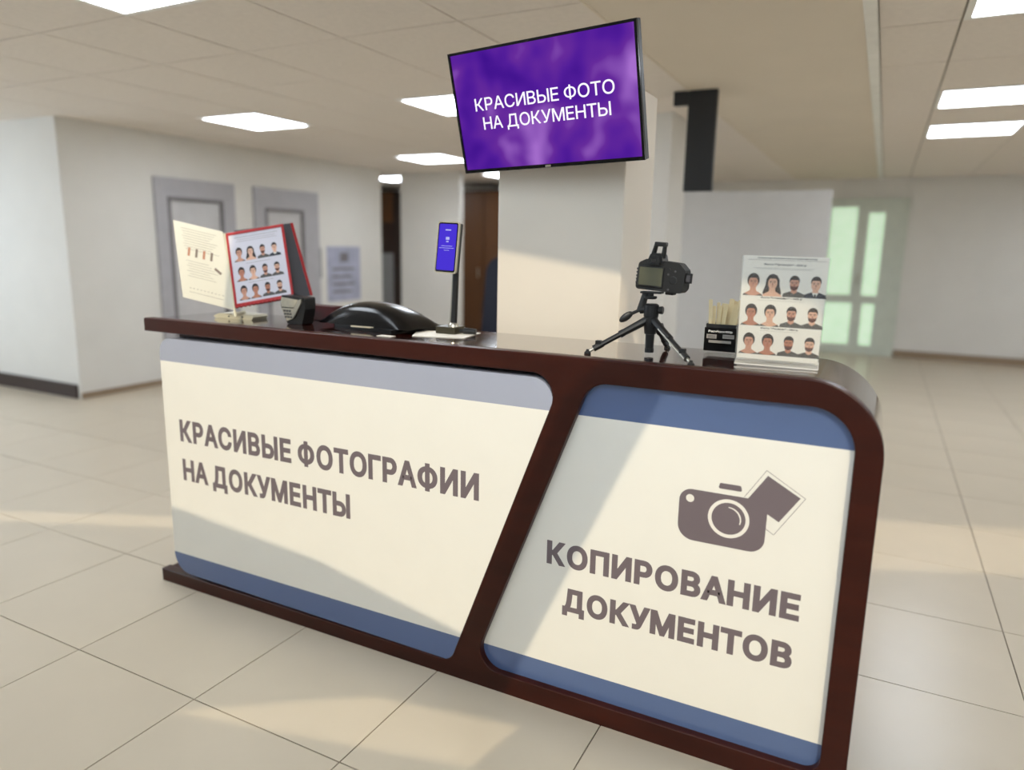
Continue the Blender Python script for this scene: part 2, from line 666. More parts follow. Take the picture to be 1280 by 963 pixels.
HIGH_ADDED = [(-7.3, -6.7, 0.1, 0.7, 'added high light of the invented entrance hall, leftmost of four'), (-4.3, -3.7, 0.1, 0.7, 'added high light of the invented entrance hall, second from the left'),  # unseen lamps added for fill light in the invented hall
        (-1.3, -0.7, 0.1, 0.7, 'added high light of the invented entrance hall, third from the left'), (1.9, 2.5, 0.1, 0.7, 'added high light of the invented entrance hall, rightmost of four')]
for (x0, x1, y0, y1, lab) in LIGHTS + HIGH_ADDED:
    hi_ = 'entrance' in lab and 'high' in lab
    t = thing('ceiling_light', lab, 'ceiling light', ((x0 + x1) / 2, (y0 + y1) / 2, CT - 0.008 if hi_ else CZ), 'added high entrance lights' if hi_ else 'flush ceiling lights')
    hx, hy = (x1 - x0) / 2 - 0.005, (y1 - y0) / 2 - 0.005
    bm = bmesh.new()
    fw = 0.03
    box(bm, -hx, hx, -hy, -hy + fw, -0.006, 0.008)
    box(bm, -hx, hx, hy - fw, hy, -0.006, 0.008)
    box(bm, -hx, -hx + fw, -hy + fw, hy - fw, -0.006, 0.008)
    box(bm, hx - fw, hx, -hy + fw, hy - fw, -0.006, 0.008)
    obj('light_frame', bm, M['trim'], t)
    obj('diffuser', bx(-hx + fw, hx - fw, -hy + fw, hy - fw, -0.001, 0.007), M['lamp'], t)


# walls -------------------------------------------------------------
def mapw(x, y, z, yw=YB):
    """where the sun ray that ends at the point crosses the unseen sun-mask wall"""
    t = yw - y
    return (x + SUN_DIR.x * t, z + SUN_DIR.z * t)


top = CT - 0.1
hA = [mapw(-2.68, 1.93, 0.345), mapw(-1.79, 1.93, 0.275), mapw(-1.15, 1.93, 0.15), mapw(-0.80, 1.93, 1.02), mapw(-0.545, 1.93, 1.28)]
pr, pl = mapw(-0.822, 2.45, 1.38), mapw(-1.321, 2.45, 1.461)
# notch added to the cut-out to keep the red page in shade
nl, nr, nz = -1.065, -0.72, mapw(-2.2, 2.05, 1.205)[1]
hA += [(hA[-1][0], min(top, pr[1])), (pl[0], min(top, pl[1])), (nr, top), (nr, nz), (nl, nz), (nl, top), (mapw(-2.68, 1.93, 1)[0], top)]
hB = [mapw(-0.99, 1.93, -0.02), mapw(-0.02, 1.93, -0.02), mapw(0.06, 1.93, 0.05), mapw(0.06, 1.93, 1.18), mapw(-0.14, 2.04, 1.34), mapw(-0.40, 2.04, 1.385),
      (hA[4][0] + 0.03, hA[5][1] - 0.01), (hA[4][0] + 0.03, hA[4][1] + 0.05), mapw(-0.518, 1.93, 1.047)]
hC = [mapw(0.0, 3.53, 0), mapw(1.3, 4.10, 0), mapw(1.3, 4.75, 0), mapw(0.0, 4.25, 0)]
hD = [mapw(-5.2, 1.38, 0), mapw(-3.0, 2.37, 0), mapw(-3.0, 2.56, 0), mapw(-5.2, 1.54, 0)]
hE = [mapw(-1.9, 1.30, 0), mapw(-0.9, 1.55, 0), mapw(-0.85, 1.80, 0), mapw(-1.35, 1.70, 0)]
outer = [(XL - .1, 0), (XR + .1, 0), (XR + .1, CT), (XL - .1, CT)]
me = curve_plate('wall_back_sun_mask', outer, [hA, hB, hC, hD, hE], YB - 0.02, YB)  # unseen wall, its openings cut to cast the wanted sun patches
struct(obj('wall_back_sun_mask', me, M['wall']))
# left boundary with a broad window out of frame, right boundary likewise
def holed_x_wall(name, x0, x1, y0, y1, win):
    if win is None:
        bm = bx(x0, x1, y0, y1, 0, CZ)
        box(bm, x0, x1, y0, YS, CZ, CT)
        return struct(obj(name, bm, M['wall']))
    a, b, c, d = win
    bm = bmesh.new()
    box(bm, x0, x1, y0, a, 0, CZ)
    box(bm, x0, x1, b, y1, 0, CZ)
    box(bm, x0, x1, a, b, 0, c)
    box(bm, x0, x1, a, b, d, CZ)
    box(bm, x0, x1, y0, -0.4, CZ, CT)
    box(bm, x0, x1, 1.3, YS, CZ, CT)
    box(bm, x0, x1, -0.4, 1.3, 4.2, CT)  # upper opening of the invented hall, added for sky light
    struct(obj(name, bm, M['wall']))


holed_x_wall('wall_far_left', XL - 0.1, XL, YB, 3.95, (-0.5, 3.5, 0.8, 2.3))
holed_x_wall('wall_right', XR, XR + 0.1, YB, YF, None)
struct(obj('wall_front', bx(XL, XR, YF, YF + 0.1, 0, CZ), M['wall']))
struct(obj('wall_left', bx(XL, -6.49, 3.95, 8.5, 0, CZ), M['wall']))
struct(obj('wall_passage', bx(XL - 0.1, XL, 8.5, YF, 0, CZ), M['wall']))
struct(obj('baseboard_left', bx(-6.49, -6.475, 3.95, 4.84, 0, 0.055), M['base']))
struct(obj('baseboard_left', bx(-6.49, -6.475, 5.85, 6.11, 0, 0.055), M['base']))
struct(obj('baseboard_left', bx(-6.49, -6.475, 7.18, 8.5, 0, 0.055), M['base']))
struct(obj('baseboard_near', bx(XL, -6.53, 3.93, 3.95, 0, 0.13), M['darkbase']))
struct(obj('baseboard_front', bx(0.24, XR, YF - 0.02, YF, 0, 0.10), M['base']))
struct(obj('wall_column', bx(-6.51, -5.48, 9.0, 9.1, 0, CZ), M['wall']))

# pillar behind the counter
struct(obj('wall_pillar', bx(-1.322, -0.824, 2.45, 2.79, 0, 2.02, bev=0.006), M['pillar']))
struct(obj('wall_rear_pillar', bx(-1.86, -1.56, 5.7, 6.2, 0, CZ), M['wall']))


def wall_door(n, y0, y1, z1, iy0, iy1, iz1):
    x = -6.49
    bm = bmesh.new()
    box(bm, x, x + 0.03, y0, iy0 - 0.03, 0, z1)
    box(bm, x, x + 0.03, iy1 + 0.03, y1, 0, z1)
    box(bm, x, x + 0.03, iy0 - 0.03, iy1 + 0.03, iz1 + 0.03, z1)
    d = struct(obj('door_%d' % n, bm, M['doorgrey']))
    bm = bmesh.new()
    t = 0.035
    box(bm, x, x + 0.036, iy0 - t, iy0, 0.0, iz1 + t)
    box(bm, x, x + 0.036, iy1, iy1 + t, 0.0, iz1 + t)
    box(bm, x, x + 0.036, iy0, iy1, iz1, iz1 + t)
    obj('door_rim', bm, M['doorline'], d)
    obj('door_leaf', bx(x, x + 0.012, iy0, iy1, 0.01, iz1), M['doorpanel'], d)
    bm = bmesh.new()
    tube(bm, (x + 0.012, iy0 + 0.07, 1.0), (x + 0.06, iy0 + 0.07, 1.0), 0.01)
    tube(bm, (x + 0.055, iy0 + 0.07, 1.0), (x + 0.055, iy0 + 0.19, 1.0), 0.009)
    obj('door_handle', bm, M['silver'], d)


wall_door(1, 4.85, 5.84, 2.08, 5.02, 5.64, 1.86)
wall_door(2, 6.12, 7.17, 2.08, 6.31, 6.87, 1.82)

# glazed two-leaf door in the front wall
d3 = obj('door_3', bx(-0.80, 0.24, YF - 0.05, YF, 0, 2.22), M['doorframe_pale'])
struct(d3)
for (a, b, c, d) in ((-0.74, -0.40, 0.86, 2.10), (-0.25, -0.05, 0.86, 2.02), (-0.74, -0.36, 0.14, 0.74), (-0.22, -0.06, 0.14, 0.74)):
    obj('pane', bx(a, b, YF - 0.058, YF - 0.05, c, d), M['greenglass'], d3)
bm = bmesh.new()
tube(bm, (-0.32, YF - 0.05, 1.02), (-0.32, YF - 0.11, 1.02), 0.012)
tube(bm, (-0.32, YF - 0.105, 1.02), (-0.32, YF - 0.105, 1.16), 0.012)
obj('door_handle', bm, M['silver'], d3)

# grey partition screen
t = thing('partition_screen', 'wide light grey partition panel behind the tripod and the price card', 'partition', (-1.18, 7.0, 0))
obj('screen_panel', bx(-0.745, 0.715, 0, 0.05, 0.03, 2.0, bev=0.004), M['partition'], t)
for x in (-0.7, 0.67):
    obj('foot', bx(x - 0.03, x + 0.03, -0.15, 0.2, 0, 0.03), M['doorgrey'], t)

# black panel hanging from the ceiling
t = thing('hanging_panel', 'tall narrow black panel hanging from the ceiling right of the television', 'panel', (-1.17, 5.0, CZ))
obj('panel_body', bx(-0.10, 0.09, 0, 0.05, -0.65, 0, bev=0.004), M['black'], t)
obj('arm', bx(-0.20, -0.10, 0, 0.05, -0.09, 0, bev=0.003), M['black'], t)

# notices on the left wall
tag(obj('wall_notice', bx(-6.49, -6.478, 6.93, 7.22, 1.02, 1.40), M['greyposter']), 'small grey notice on the left wall just right of the flip display', 'notice')
pt = thing('wall_poster', 'pale lilac poster on the hallway wall above the black device', 'poster', (-6.49, 7.66, 1.06))
obj('poster_sheet', bx(0, 0.012, -0.33, 0.33, -0.36, 0.36), M['lilac'], pt)
bm = bmesh.new()
for k in range(4):
    box(bm, 0.012, 0.0135, -0.24, 0.2 - 0.06 * (k % 2), 0.05 - 0.1 * k, 0.08 - 0.1 * k)
box(bm, 0.012, 0.0135, -0.08, 0.08, 0.16, 0.28)
obj('poster_print', bm, M['doorline'], pt)

# cabinet seen through the passage, brown door panel, chair
t = thing('cabinet', 'narrow brown cabinet with grey lower part left of the white column', 'cabinet', (-8.4, 10.9, 0))
obj('body', bx(-0.7, 0.35, 0, 0.5, 0, 2.42), M['darkbrown'], t)
obj('upper_door', bx(-0.69, 0.34, -0.02, 0, 1.86, 2.40), M['brownwood'], t)
obj('middle_door', bx(-0.69, 0.34, -0.02, 0, 1.32, 1.83), M['darkbrown'], t)
obj('lower_door', bx(-0.69, 0.34, -0.02, 0, 0.05, 1.30), M['greyposter'], t)
t = thing('wardrobe', 'tall brown wooden wardrobe in shade left of the pillar, behind the phone stand', 'wardrobe', (-5.5, 10.5, 0))
obj('body', bx(-1.3, 1.3, 0.02, 0.6, 0, 2.36), M['darkbrown'], t)
for k in range(3):
    o = obj('door', bx(-1.29 + 0.865 * k, -0.44 + 0.865 * k, 0, 0.02, 0.06, 2.34, bev=0.003), M['brownwood'], t)
    bm = bmesh.new()
    tube(bm, (-1.29 + 0.865 * k + 0.78, -0.03, 0.95), (-1.29 + 0.865 * k + 0.78, -0.03, 1.1), 0.008)
    tube(bm, (-1.29 + 0.865 * k + 0.78, -0.03, 0.96), (-1.29 + 0.865 * k + 0.78, 0, 0.96), 0.005)
    tube(bm, (-1.29 + 0.865 * k + 0.78, -0.03, 1.09), (-1.29 + 0.865 * k + 0.78, 0, 1.09), 0.005)
    obj('handle', bm, M['silver'], o)

t = thing('office_chair', 'dark navy high-backed chair standing in shade left of the pillar', 'chair', (-3.2, 5.9, 0))
bm = bmesh.new()
prism(bm, rounded([(-0.27, 0.55), (0.27, 0.55), (0.24, 1.36), (-0.2, 1.36)], [0.1, 0.1, 0.16, 0.16]), 0.2, 0.3)
obj('backrest', bm, M['navy'], t)
obj('seat', bx(-0.27, 0.27, -0.26, 0.25, 0.44, 0.54, bev=0.03), M['navy'], t)
bm = bmesh.new()
tube(bm, (0, 0, 0.08), (0, 0, 0.44), 0.03)
tube(bm, (0, 0.1, 0.48), (0, 0.27, 0.62), 0.025)
obj('post', bm, M['black'], t)
for k in range(5):
    a = math.radians(72 * k + 15)
    bm = bmesh.new()
    tube(bm, (0, 0, 0.1), (0.3 * math.cos(a), 0.3 * math.sin(a), 0.07), 0.022, 0.014)
    tube(bm, (0.3 * math.cos(a) - .012, 0.3 * math.sin(a), 0.028), (0.3 * math.cos(a) + .012, 0.3 * math.sin(a), 0.028), 0.028)
    obj('leg', bm, M['black'], t)

# ================================================================= COUNTER
YF0 = 1.90
counter = thing('reception_counter', 'long reception counter with cream and blue front panels in a dark mahogany frame', 'counter', (0, 0, 0))
XLw, XRw, ZT = -2.655, 0.046, 1.146
outer = rounded([(XLw, ZT - 0.046), (-0.807 + 0.01, ZT - 0.05), (-1.186, 0.05), (XLw - 0.01, 0.05), (XLw - 0.01, 0.0), (XRw, 0.0), (XRw, ZT), (XLw, ZT)],
                [0, 0.075, 0.055, 0, 0.0, 0.03, 0.19, 0.004], seg=14)
hole = rounded([(-1.108, 0.062), (-0.012, 0.062), (-0.012, 1.083), (-0.722, 1.083)], [0.075, 0.05, 0.115, 0.085], seg=12)
me = curve_plate('frame', outer, [hole], YF0, YF0 + 0.045, bev=0.004)
obj('frame', me, M['wood'], counter)


def shell(outer_pts, th, y0, y1):
    """open band of thickness th following the outline inward"""
    n = len(outer_pts)
    inner = []
    for i in range(n):
        p = Vector(outer_pts[i])
        a = Vector(outer_pts[max(0, i - 1)])
        b = Vector(outer_pts[min(n - 1, i + 1)])
        d = (b - a).normalized()
        inner.append(tuple(p + Vector((d.y, -d.x)) * th))
    bm = bmesh.new()
    A = [[bm.verts.new((p[0], y, p[1])) for p in outer_pts] for y in (y0, y1)]
    B = [[bm.verts.new((p[0], y, p[1])) for p in inner] for y in (y0, y1)]
    for i in range(n - 1):
        bm.faces.new([A[0][i], A[1][i], A[1][i + 1], A[0][i + 1]])
        bm.faces.new([B[0][i + 1], B[1][i + 1], B[1][i], B[0][i]])
        bm.faces.new([A[0][i + 1], B[0][i + 1], B[0][i], A[0][i]])
        bm.faces.new([A[1][i], B[1][i], B[1][i + 1], A[1][i + 1]])
    for i in (0, n - 1):
        f = [A[0][i], B[0][i], B[1][i], A[1][i]]
        bm.faces.new(f if i == 0 else list(reversed(f)))
    bmesh.ops.recalc_face_normals(bm, faces=bm.faces)
    return bm


arc = [(XLw, ZT)]
R_ = 0.19
for k in range(25):
    a = math.radians(90 - 90 * k / 24)
    arc.append((XRw - R_ + R_ * math.cos(a), ZT - R_ + R_ * math.sin(a)))
arc.append((XRw, 0.0))
obj('countertop', shell(arc, 0.045, YF0 + 0.045, 2.325), M['woodtop'], counter)
obj('plinth', bx(XLw - 0.01, XRw - 0.045, YF0 + 0.045, 2.32, 0, 0.048), M['wood'], counter)
bm = bmesh.new()
prism(bm, [(-2.545, 0.048), (-0.02, 0.048), (-0.02, 0.90), (-0.07, 1.02), (-0.19, 1.09), (-2.545, 1.098)], 1.975, 2.30)
obj('carcass', bm, M['darkcarcass'], counter)

# left cream panel with blue bands, the upper paled by a painted glossy sheen
lp = rounded([(-2.578, 0.066), (-1.170, 0.056), (-0.803, 1.078), (-2.578, 1.074)], [0.085, 0.05, 0.07, 0.06], seg=10)
rpn = rounded([(-1.118, 0.05), (0.0, 0.05), (0.0, 1.095), (-0.725, 1.095)], [0.08, 0.05, 0.115, 0.09], seg=10)


def front_panel(name, poly, zl, zh, y0, y1, mtop):
    bm = bmesh.new()
    prism(bm, clip(clip(poly, zl, True), zh, False), y0, y1)
    p = obj(name, bm, M['cream'], counter)
    bm = bmesh.new()
    prism(bm, clip(poly, zh, True), y0, y1)
    a = obj('top_band', bm, mtop, p)
    bm = bmesh.new()
    prism(bm, clip(poly, zl, False), y0, y1)
    b = obj('bottom_band', bm, M['blue'], p)
    b['label'] = 'blue band along the foot of the panel'
    a['label'] = 'band along the top of the panel'
    return p


pL = front_panel('left_panel', lp, 0.153, 0.981, YF0 + 0.003, 1.972, M['blue_sheen'])
pR = front_panel('right_panel', rpn, 0.143, 0.974, YF0 + 0.026, 1.972, M['blue'])
pL.name = 'front_panel'
pR.name = 'front_panel'
pL['label'] = 'cream front panel with two lines of grey lettering'
pR['label'] = 'cream front panel with camera emblem and grey lettering'
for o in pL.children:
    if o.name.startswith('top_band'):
        o['label'] = 'blue band along the top of the panel, painted pale with sheen'

yl, yr = YF0 + 0.0028, YF0 + 0.0258
for body, x0, x1, zb, cap, y, par in (('КРАСИВЫЕ ФОТОГРАФИИ', -2.490, -1.082, 0.653, 0.092, yl, pL), ('НА ДОКУМЕНТЫ', -2.488, -1.612, 0.487, 0.092, yl, pL),
                                      ('КОПИРОВАНИЕ', -0.848, -0.105, 0.484, 0.078, yr, pR), ('ДОКУМЕНТОВ', -0.790, -0.112, 0.338, 0.078, yr, pR)):
    me = text_mesh(body, x0, x1, zb, cap, offset=0.0048, spacing=1.7)
    for v in me.vertices:
        v.co.y += y
    obj('lettering', me, M['letter'], par)

# camera and photograph emblem
bm = bmesh.new()
y = yr
fill(bm, rounded([(-0.445, 0.655), (-0.210, 0.655), (-0.208, 0.805), (-0.445, 0.805)], [0.045, 0.04, 0.0, 0.035]), y - 0.0006, 0)
fill(bm, [(-0.215, 0.876), (-0.261, 0.804), (-0.21, 0.7706), (-0.178, 0.753), (-0.130, 0.828)], y - 0.0005, 0)
fill(bm, rounded([(-0.340, 0.820), (-0.277, 0.820), (-0.281, 0.836), (-0.337, 0.836)], 0.004), y - 0.0006, 0)
fill(bm, ell(-0.415, 0.778, 0.0115, 0.0115), y - 0.0010, 1)
n = 40
for (ro, ri) in ((0.0555, 0.0455),):
    for k in range(n):
        a0, a1 = 2 * math.pi * k / n, 2 * math.pi * (k + 1) / n
        q = [(-0.3075 + ro * math.cos(a0), 0.7375 + ro * math.sin(a0)), (-0.3075 + ro * math.cos(a1), 0.7375 + ro * math.sin(a1)),
             (-0.3075 + ri * math.cos(a1), 0.7375 + ri * math.sin(a1)), (-0.3075 + ri * math.cos(a0), 0.7375 + ri * math.sin(a0))]
        fill(bm, q, y - 0.0010, 1)
g1 = [(-0.3075 + 0.034 * math.cos(math.radians(a)), 0.7375 + 0.034 * math.sin(math.radians(a))) for a in range(-20, 96, 8)]
g2 = [(-0.3110 + 0.034 * math.cos(math.radians(a)), 0.7350 + 0.034 * math.sin(math.radians(a))) for a in range(88, -20, -8)]
fill(bm, g1 + g2, y - 0.0012, 1)


def stroke(bm, a, b, wd, y, mi):
    a, b = Vector(a), Vector(b)
    d = (b - a).normalized() * wd / 2
    nrm = Vector((-d.y, d.x))
    a2, b2 = a - d, b + d
    fill(bm, [tuple(a2 - nrm), tuple(b2 - nrm), tuple(b2 + nrm), tuple(a2 + nrm)], y, mi)


ol = [(-0.2705, 0.807), (-0.219, 0.890), (-0.118, 0.829), (-0.188, 0.715), (-0.2105, 0.729)]
for a, b in zip(ol, ol[1:]):
    stroke(bm, a, b, 0.0012, y - 0.0005, 0)
for f in bm.faces:
    f.normal_update()
    if f.normal.y > 0:
        f.normal_flip()
obj('camera_emblem', bm, [M['letter'], M['letterwhite']], pR)

# ================================================================= TELEVISION
B1, B2, BN = Vector((0.9927, -0.1187, 0.0187)).normalized(), Vector((-0.0474, -0.2417, 0.9692)), None
B2 = (B2 - B1 * B1.dot(B2)).normalized()
BN = B2.cross(B1) * -1
BY = B2.cross(B1)
TVC = (-1.037, 2.25, 1.942)
tvt = thing('television', 'wall-mounted television showing white lettering on a violet picture', 'television', TVC, basis=(B1, BY, B2))
hw0, hw1, hh0, hh1 = -0.3775, 0.331, -0.22, 0.1823
bz = 0.0085
bm = bmesh.new()
box(bm, hw0, hw1, 0.004, 0.03, hh0, hh1, bev=0.003)
box(bm, hw0 + 0.08, hw1 - 0.08, 0.03, 0.06, hh0 + 0.05, hh1 - 0.1, bev=0.008)
obj('back_cover', bm, M['black'], tvt)
bm = bmesh.new()
box(bm, hw0, hw1, -0.004, 0.004, hh1 - bz, hh1)
box(bm, hw0, hw1, -0.004, 0.004, hh0, hh0 + bz + 0.003)
box(bm, hw0, hw0 + bz, -0.004, 0.004, hh0 + bz + .003, hh1 - bz)
box(bm, hw1 - bz, hw1, -0.004, 0.004, hh0 + bz + .003, hh1 - bz)
obj('bezel', bm, M['glossblack'], tvt)
sc_o = obj('screen', bx(hw0 + bz, hw1 - bz, 0.0, 0.004, hh0 + bz + .003, hh1 - bz), M['tvpic'], tvt)
for body, x0, x1, zb, cap in (('КРАСИВЫЕ ФОТО', -0.293, 0.244, -0.0135, 0.041), ('НА ДОКУМЕНТЫ', -0.268, 0.226, -0.0765, 0.041)):
    me = text_mesh(body, x0, x1, zb, cap, offset=0.0003, spacing=1.0)
    for v in me.vertices:
        v.co.y -= 0.0003
    obj('lettering', me, M['tvtext'], sc_o)
obj('badge', bx(-0.034, -0.012, -0.0048, -0.004, hh0 + 0.002, hh0 + 0.009), M['silver'], tvt)
bm = bmesh.new()
box(bm, -0.12, 0.06, 0.06, 0.075, -0.08, 0.06)
obj('mount_plate', bm, M['black'], tvt)
inv = tvt.matrix_world.inverted()
bm = bmesh.new()
tube(bm, inv @ Vector((-1.07, 2.33, 1.93)), inv @ Vector((-1.07, 2.452, 1.95)), 0.018)
for v in box(bm, -1.15, -0.99, 2.442, 2.452, 1.86, 2.04):
    v.co = inv @ v.co
obj('wall_bracket', bm, M['black'], tvt)

# ================================================================= PORTRAIT PRINTS
PM = ['hair', 'skinA', 'skinB', 'skinC', 'beard', 'shirt', 'suit', 'lips', 'paper', 'ink']
PMI = {k: i for i, k in enumerate(PM)}
PMATS = [M[k] for k in PM]


def portrait(kind, skin):
    """flat printed bust in a cell 1 wide, 1.15 high, foot at 0, facing -Y; returns list of (pts, layer, material)"""
    L = []
    add = lambda pts, l, m: L.append((pts, l, PMI[m]))
    if kind == 'long':
        add([(-0.42, 0), (0.42, 0), (0.44, 0.2), (0.34, 0.55), (0.32, 0.85), (0.2, 1.06), (0, 1.13), (-0.2, 1.06), (-0.32, 0.85), (-0.34, 0.55), (-0.46, 0.2)], 0, 'hair')
    if kind in ('updo', 'long'):
        add([(-0.5, 0), (0.5, 0), (0.42, 0.10), (0.16, 0.25), (0.14, 0.42), (-0.14, 0.42), (-0.16, 0.25), (-0.42, 0.10)], 1, skin)
        if kind == 'updo':
            add([(-0.5, 0), (-0.12, 0), (-0.42, 0.11)], 2, 'shirt')
            add([(0.5, 0), (0.42, 0.11), (0.12, 0)], 2, 'shirt')
            add(ell(0, 0.78, 0.30, 0.36), 2, 'hair')
        add(ell(0, 0.66, 0.225, 0.31), 3, skin)
    else:
        cl = 'suit' if kind == 'suit' else 'shirt'
        add([(-0.54, 0), (0.54, 0), (0.5, 0.17), (0.2, 0.29), (-0.2, 0.29), (-0.5, 0.17)], 0, cl)
        add([(-0.15, 0.26), (0, 0.16), (0.15, 0.26), (0.13, 0.45), (-0.13, 0.45)], 1, skin)
        if kind == 'suit':
            add([(-0.15, 0.27), (0, 0.0), (0.15, 0.27)], 2, 'paper')
            add([(-0.035, 0.0), (0.035, 0.0), (0.05, 0.2), (-0.05, 0.2)], 3, 'ink')
        add(ell(0, 0.82, 0.245, 0.27), 2, 'hair')
        add(ell(0, 0.66, 0.22, 0.31), 3, skin)
        if kind == 'beard':
            add([(-0.21, 0.60), (-0.17, 0.42), (0, 0.33), (0.17, 0.42), (0.21, 0.60), (0.11, 0.55), (-0.11, 0.55)], 4, 'beard')
    top_ = 0.93 if kind in ('updo', 'long') else 0.9
    add([(-0.2, top_ - 0.03), (0.2, top_ - 0.03), (0.16, 1.0), (0, 1.05), (-0.16, 1.0)], 4, 'hair')
    for s in (-1, 1):
        add([(s * 0.09 - 0.065, 0.735), (s * 0.09 + 0.065, 0.735), (s * 0.09 + 0.055, 0.765), (s * 0.09 - 0.055, 0.765)], 5, 'hair')
        add(ell(s * 0.09, 0.69, 0.035, 0.018, 8), 5, 'ink')
    add([(-0.03, 0.57), (0.03, 0.57), (0.012, 0.68), (-0.012, 0.68)], 5, 'lips')
    add([(-0.07, 0.485), (0.07, 0.485), (0.0, 0.515)], 5, 'lips')
    return L


def portrait_mesh(kind, skin, wd, hg):
    bm = bmesh.new()
    for pts, l, mi in portrait(kind, skin):
        f = fill(bm, [(p[0] * wd, p[1] / 1.15 * hg) for p in pts], -0.00012 * (l + 1), mi)
        f.normal_update()
        if f.normal.y > 0:
            f.normal_flip()
    me = bpy.data.meshes.new('portrait')
    bm.to_mesh(me)
    bm.free()
    for m in PMATS:
        me.materials.append(m)
    return me


GRID = [[('updo', 'skinA'), ('long', 'skinB'), ('beard', 'skinA'), ('suit', 'skinB')],
        [('updo', 'skinC'), ('updo', 'skinB'), ('beard', 'skinA'), ('beard', 'skinB')],
        [('updo', 'skinA'), ('updo', 'skinC'), ('beard', 'skinC'), ('beard', 'skinB')]]
PLAB = {'updo': 'printed portrait of a person with dark hair pinned up', 'long': 'printed portrait of a person with long dark wavy hair',
        'beard': 'printed portrait of a bearded person in a grey shirt', 'suit': 'printed portrait of a person in a dark suit and tie'}


def portrait_grid(parent, wd, rows, us, cw, ch, y):
    """rows: heights of the cell feet above the centre; us: column centres"""
    cache = {}
    for r, zf in enumerate(rows):
        for c, u in enumerate(us):
            k = GRID[r][c]
            if k not in cache:
                cache[k] = portrait_mesh(k[0], k[1], cw, ch)
            o = bpy.data.objects.new('portrait', cache[k])
            link(o, parent)
            o.location = (u, y, zf)
            o['label'] = PLAB[k[0]]


def strips(lines, y, th=0.0003):
    bm = bmesh.new()
    for (x0, x1, z0, z1) in lines:
        f = fill(bm, [(x0, z0), (x1, z0), (x1, z1), (x0, z1)], y)
    return bm


# ================================================================= PRICE CARD
cx, cu_ = Vector((0.997, 0.077, -0.012)).normalized(), Vector((0.026, -0.192, 0.981))
# the card leans back: its foot stands nearer than its head
cu_ = (cu_ - cx * cx.dot(cu_)).normalized()
cy = cu_.cross(cx)
CC = Vector((-0.233, 2.036, 1.3020))
pc = thing('price_card', 'white price card with twelve printed portraits in a clear acrylic holder', 'sign', CC, basis=(cx, cy, cu_))
sheet = obj('card_sheet', bx(-0.105, 0.105, 0, 0.0008, -0.139, 0.1485), M['paper'], pc)
us = [-0.0755, -0.0265, 0.0275, 0.080]
portrait_grid(sheet, 0.21, [0.0405, -0.0435, -0.1255], us, 0.052, 0.062, 0.0)
for body, x0, x1, zb, cap in (('Только качественное фото с комплиментом', -0.070, 0.077, 0.1415, 0.0035), ('Фото "Премиум" - 500 р', -0.052, 0.052, 0.124, 0.0048),
                              ('Фото "Стандарт" - 400 р', -0.054, 0.050, 0.034, 0.0048), ('Фото "Эконом" - 350 р', -0.048, 0.048, -0.0515, 0.0048)):
    me = text_mesh(body, x0, x1, zb, cap, offset=0.0003)
    for v in me.vertices:
        v.co.y -= 0.0002
    obj('lettering', me, M['ink'], sheet)
ln = [(-0.092, 0.1, 0.1375, 0.1385), (-0.078, 0.072, 0.1165, 0.1172), (-0.07, 0.066, 0.1135, 0.1142), (-0.062, 0.058, 0.0285, 0.0291), (-0.05, 0.05, -0.0565, -0.0559)]
obj('rule_lines', strips(ln, -0.0002), M['inkgrey'], sheet)
bm = bmesh.new()
box(bm, -0.109, 0.109, -0.0035, -0.0015, -0.147, 0.1475)
box(bm, -0.109, 0.109, 0.0015, 0.0035, -0.147, 0.1475)
box(bm, -0.109, 0.109, -0.012, 0.014, -0.151, -0.147)
obj('acrylic_holder', bm, M['acrylic'], pc)
obj('holder_foot', bx(-0.109, 0.109, -0.014, 0.05, -0.1545, -0.151, bev=0.001), mat('frosted_acrylic', (226, 222, 214), 0.2), pc)

# ================================================================= COMB BOX
SZ = 1.1466
cb = thing('comb_box', 'small black box printed with combs, beside the price card', 'box', (-0.419, 2.205, SZ))
bm = bmesh.new()
box(bm, -0.044, 0.044, 0.002, 0.06, 0.012, 0.094)
bmesh.ops.delete(bm, geom=[f for f in bm.faces if f.normal.z > 0.5 or sum(v.co.z for v in f.verts) / 4 > 0.093], context='FACES')
obj('box_body', bm, M['rubber'], cb)
fp = obj('front_plate', bx(-0.047, 0.048, -0.002, 0.002, 0.012, 0.083), M['glossblack'], cb)
me = text_mesh('Расчёски 100р', -0.035, 0.036, 0.069, 0.0065, offset=0.0003)
for v in me.vertices:
    v.co.y -= 0.0024
obj('lettering', me, M['paper'], fp)
bm = strips([(-0.040, -0.010, 0.050, 0.063), (0.008, 0.042, 0.052, 0.064), (-0.033, 0.034, 0.037, 0.045)], -0.0023)
obj('comb_picture', bm, M['inkgrey'], fp)
bm = strips([(-0.036, -0.014, 0.052 + 0.003 * k, 0.0532 + 0.003 * k) for k in range(3)] + [(0.010, 0.040, 0.057, 0.0582)], -0.0025)
obj('comb_picture', bm, M['ink'], fp)
obj('acrylic_base', bx(-0.046, 0.047, 0.0, 0.062, 0, 0.011, bev=0.001), M['acrylic'], cb)
bm = bmesh.new()
box(bm, -0.046, -0.0445, 0.0, 0.062, 0.0, 0.1)
box(bm, 0.0445, 0.046, 0.002, 0.062, 0.0, 0.1)
box(bm, -0.046, 0.046, 0.0605, 0.062, 0.0, 0.1)
obj('acrylic_sleeve', bm, M['acrylic'], cb)
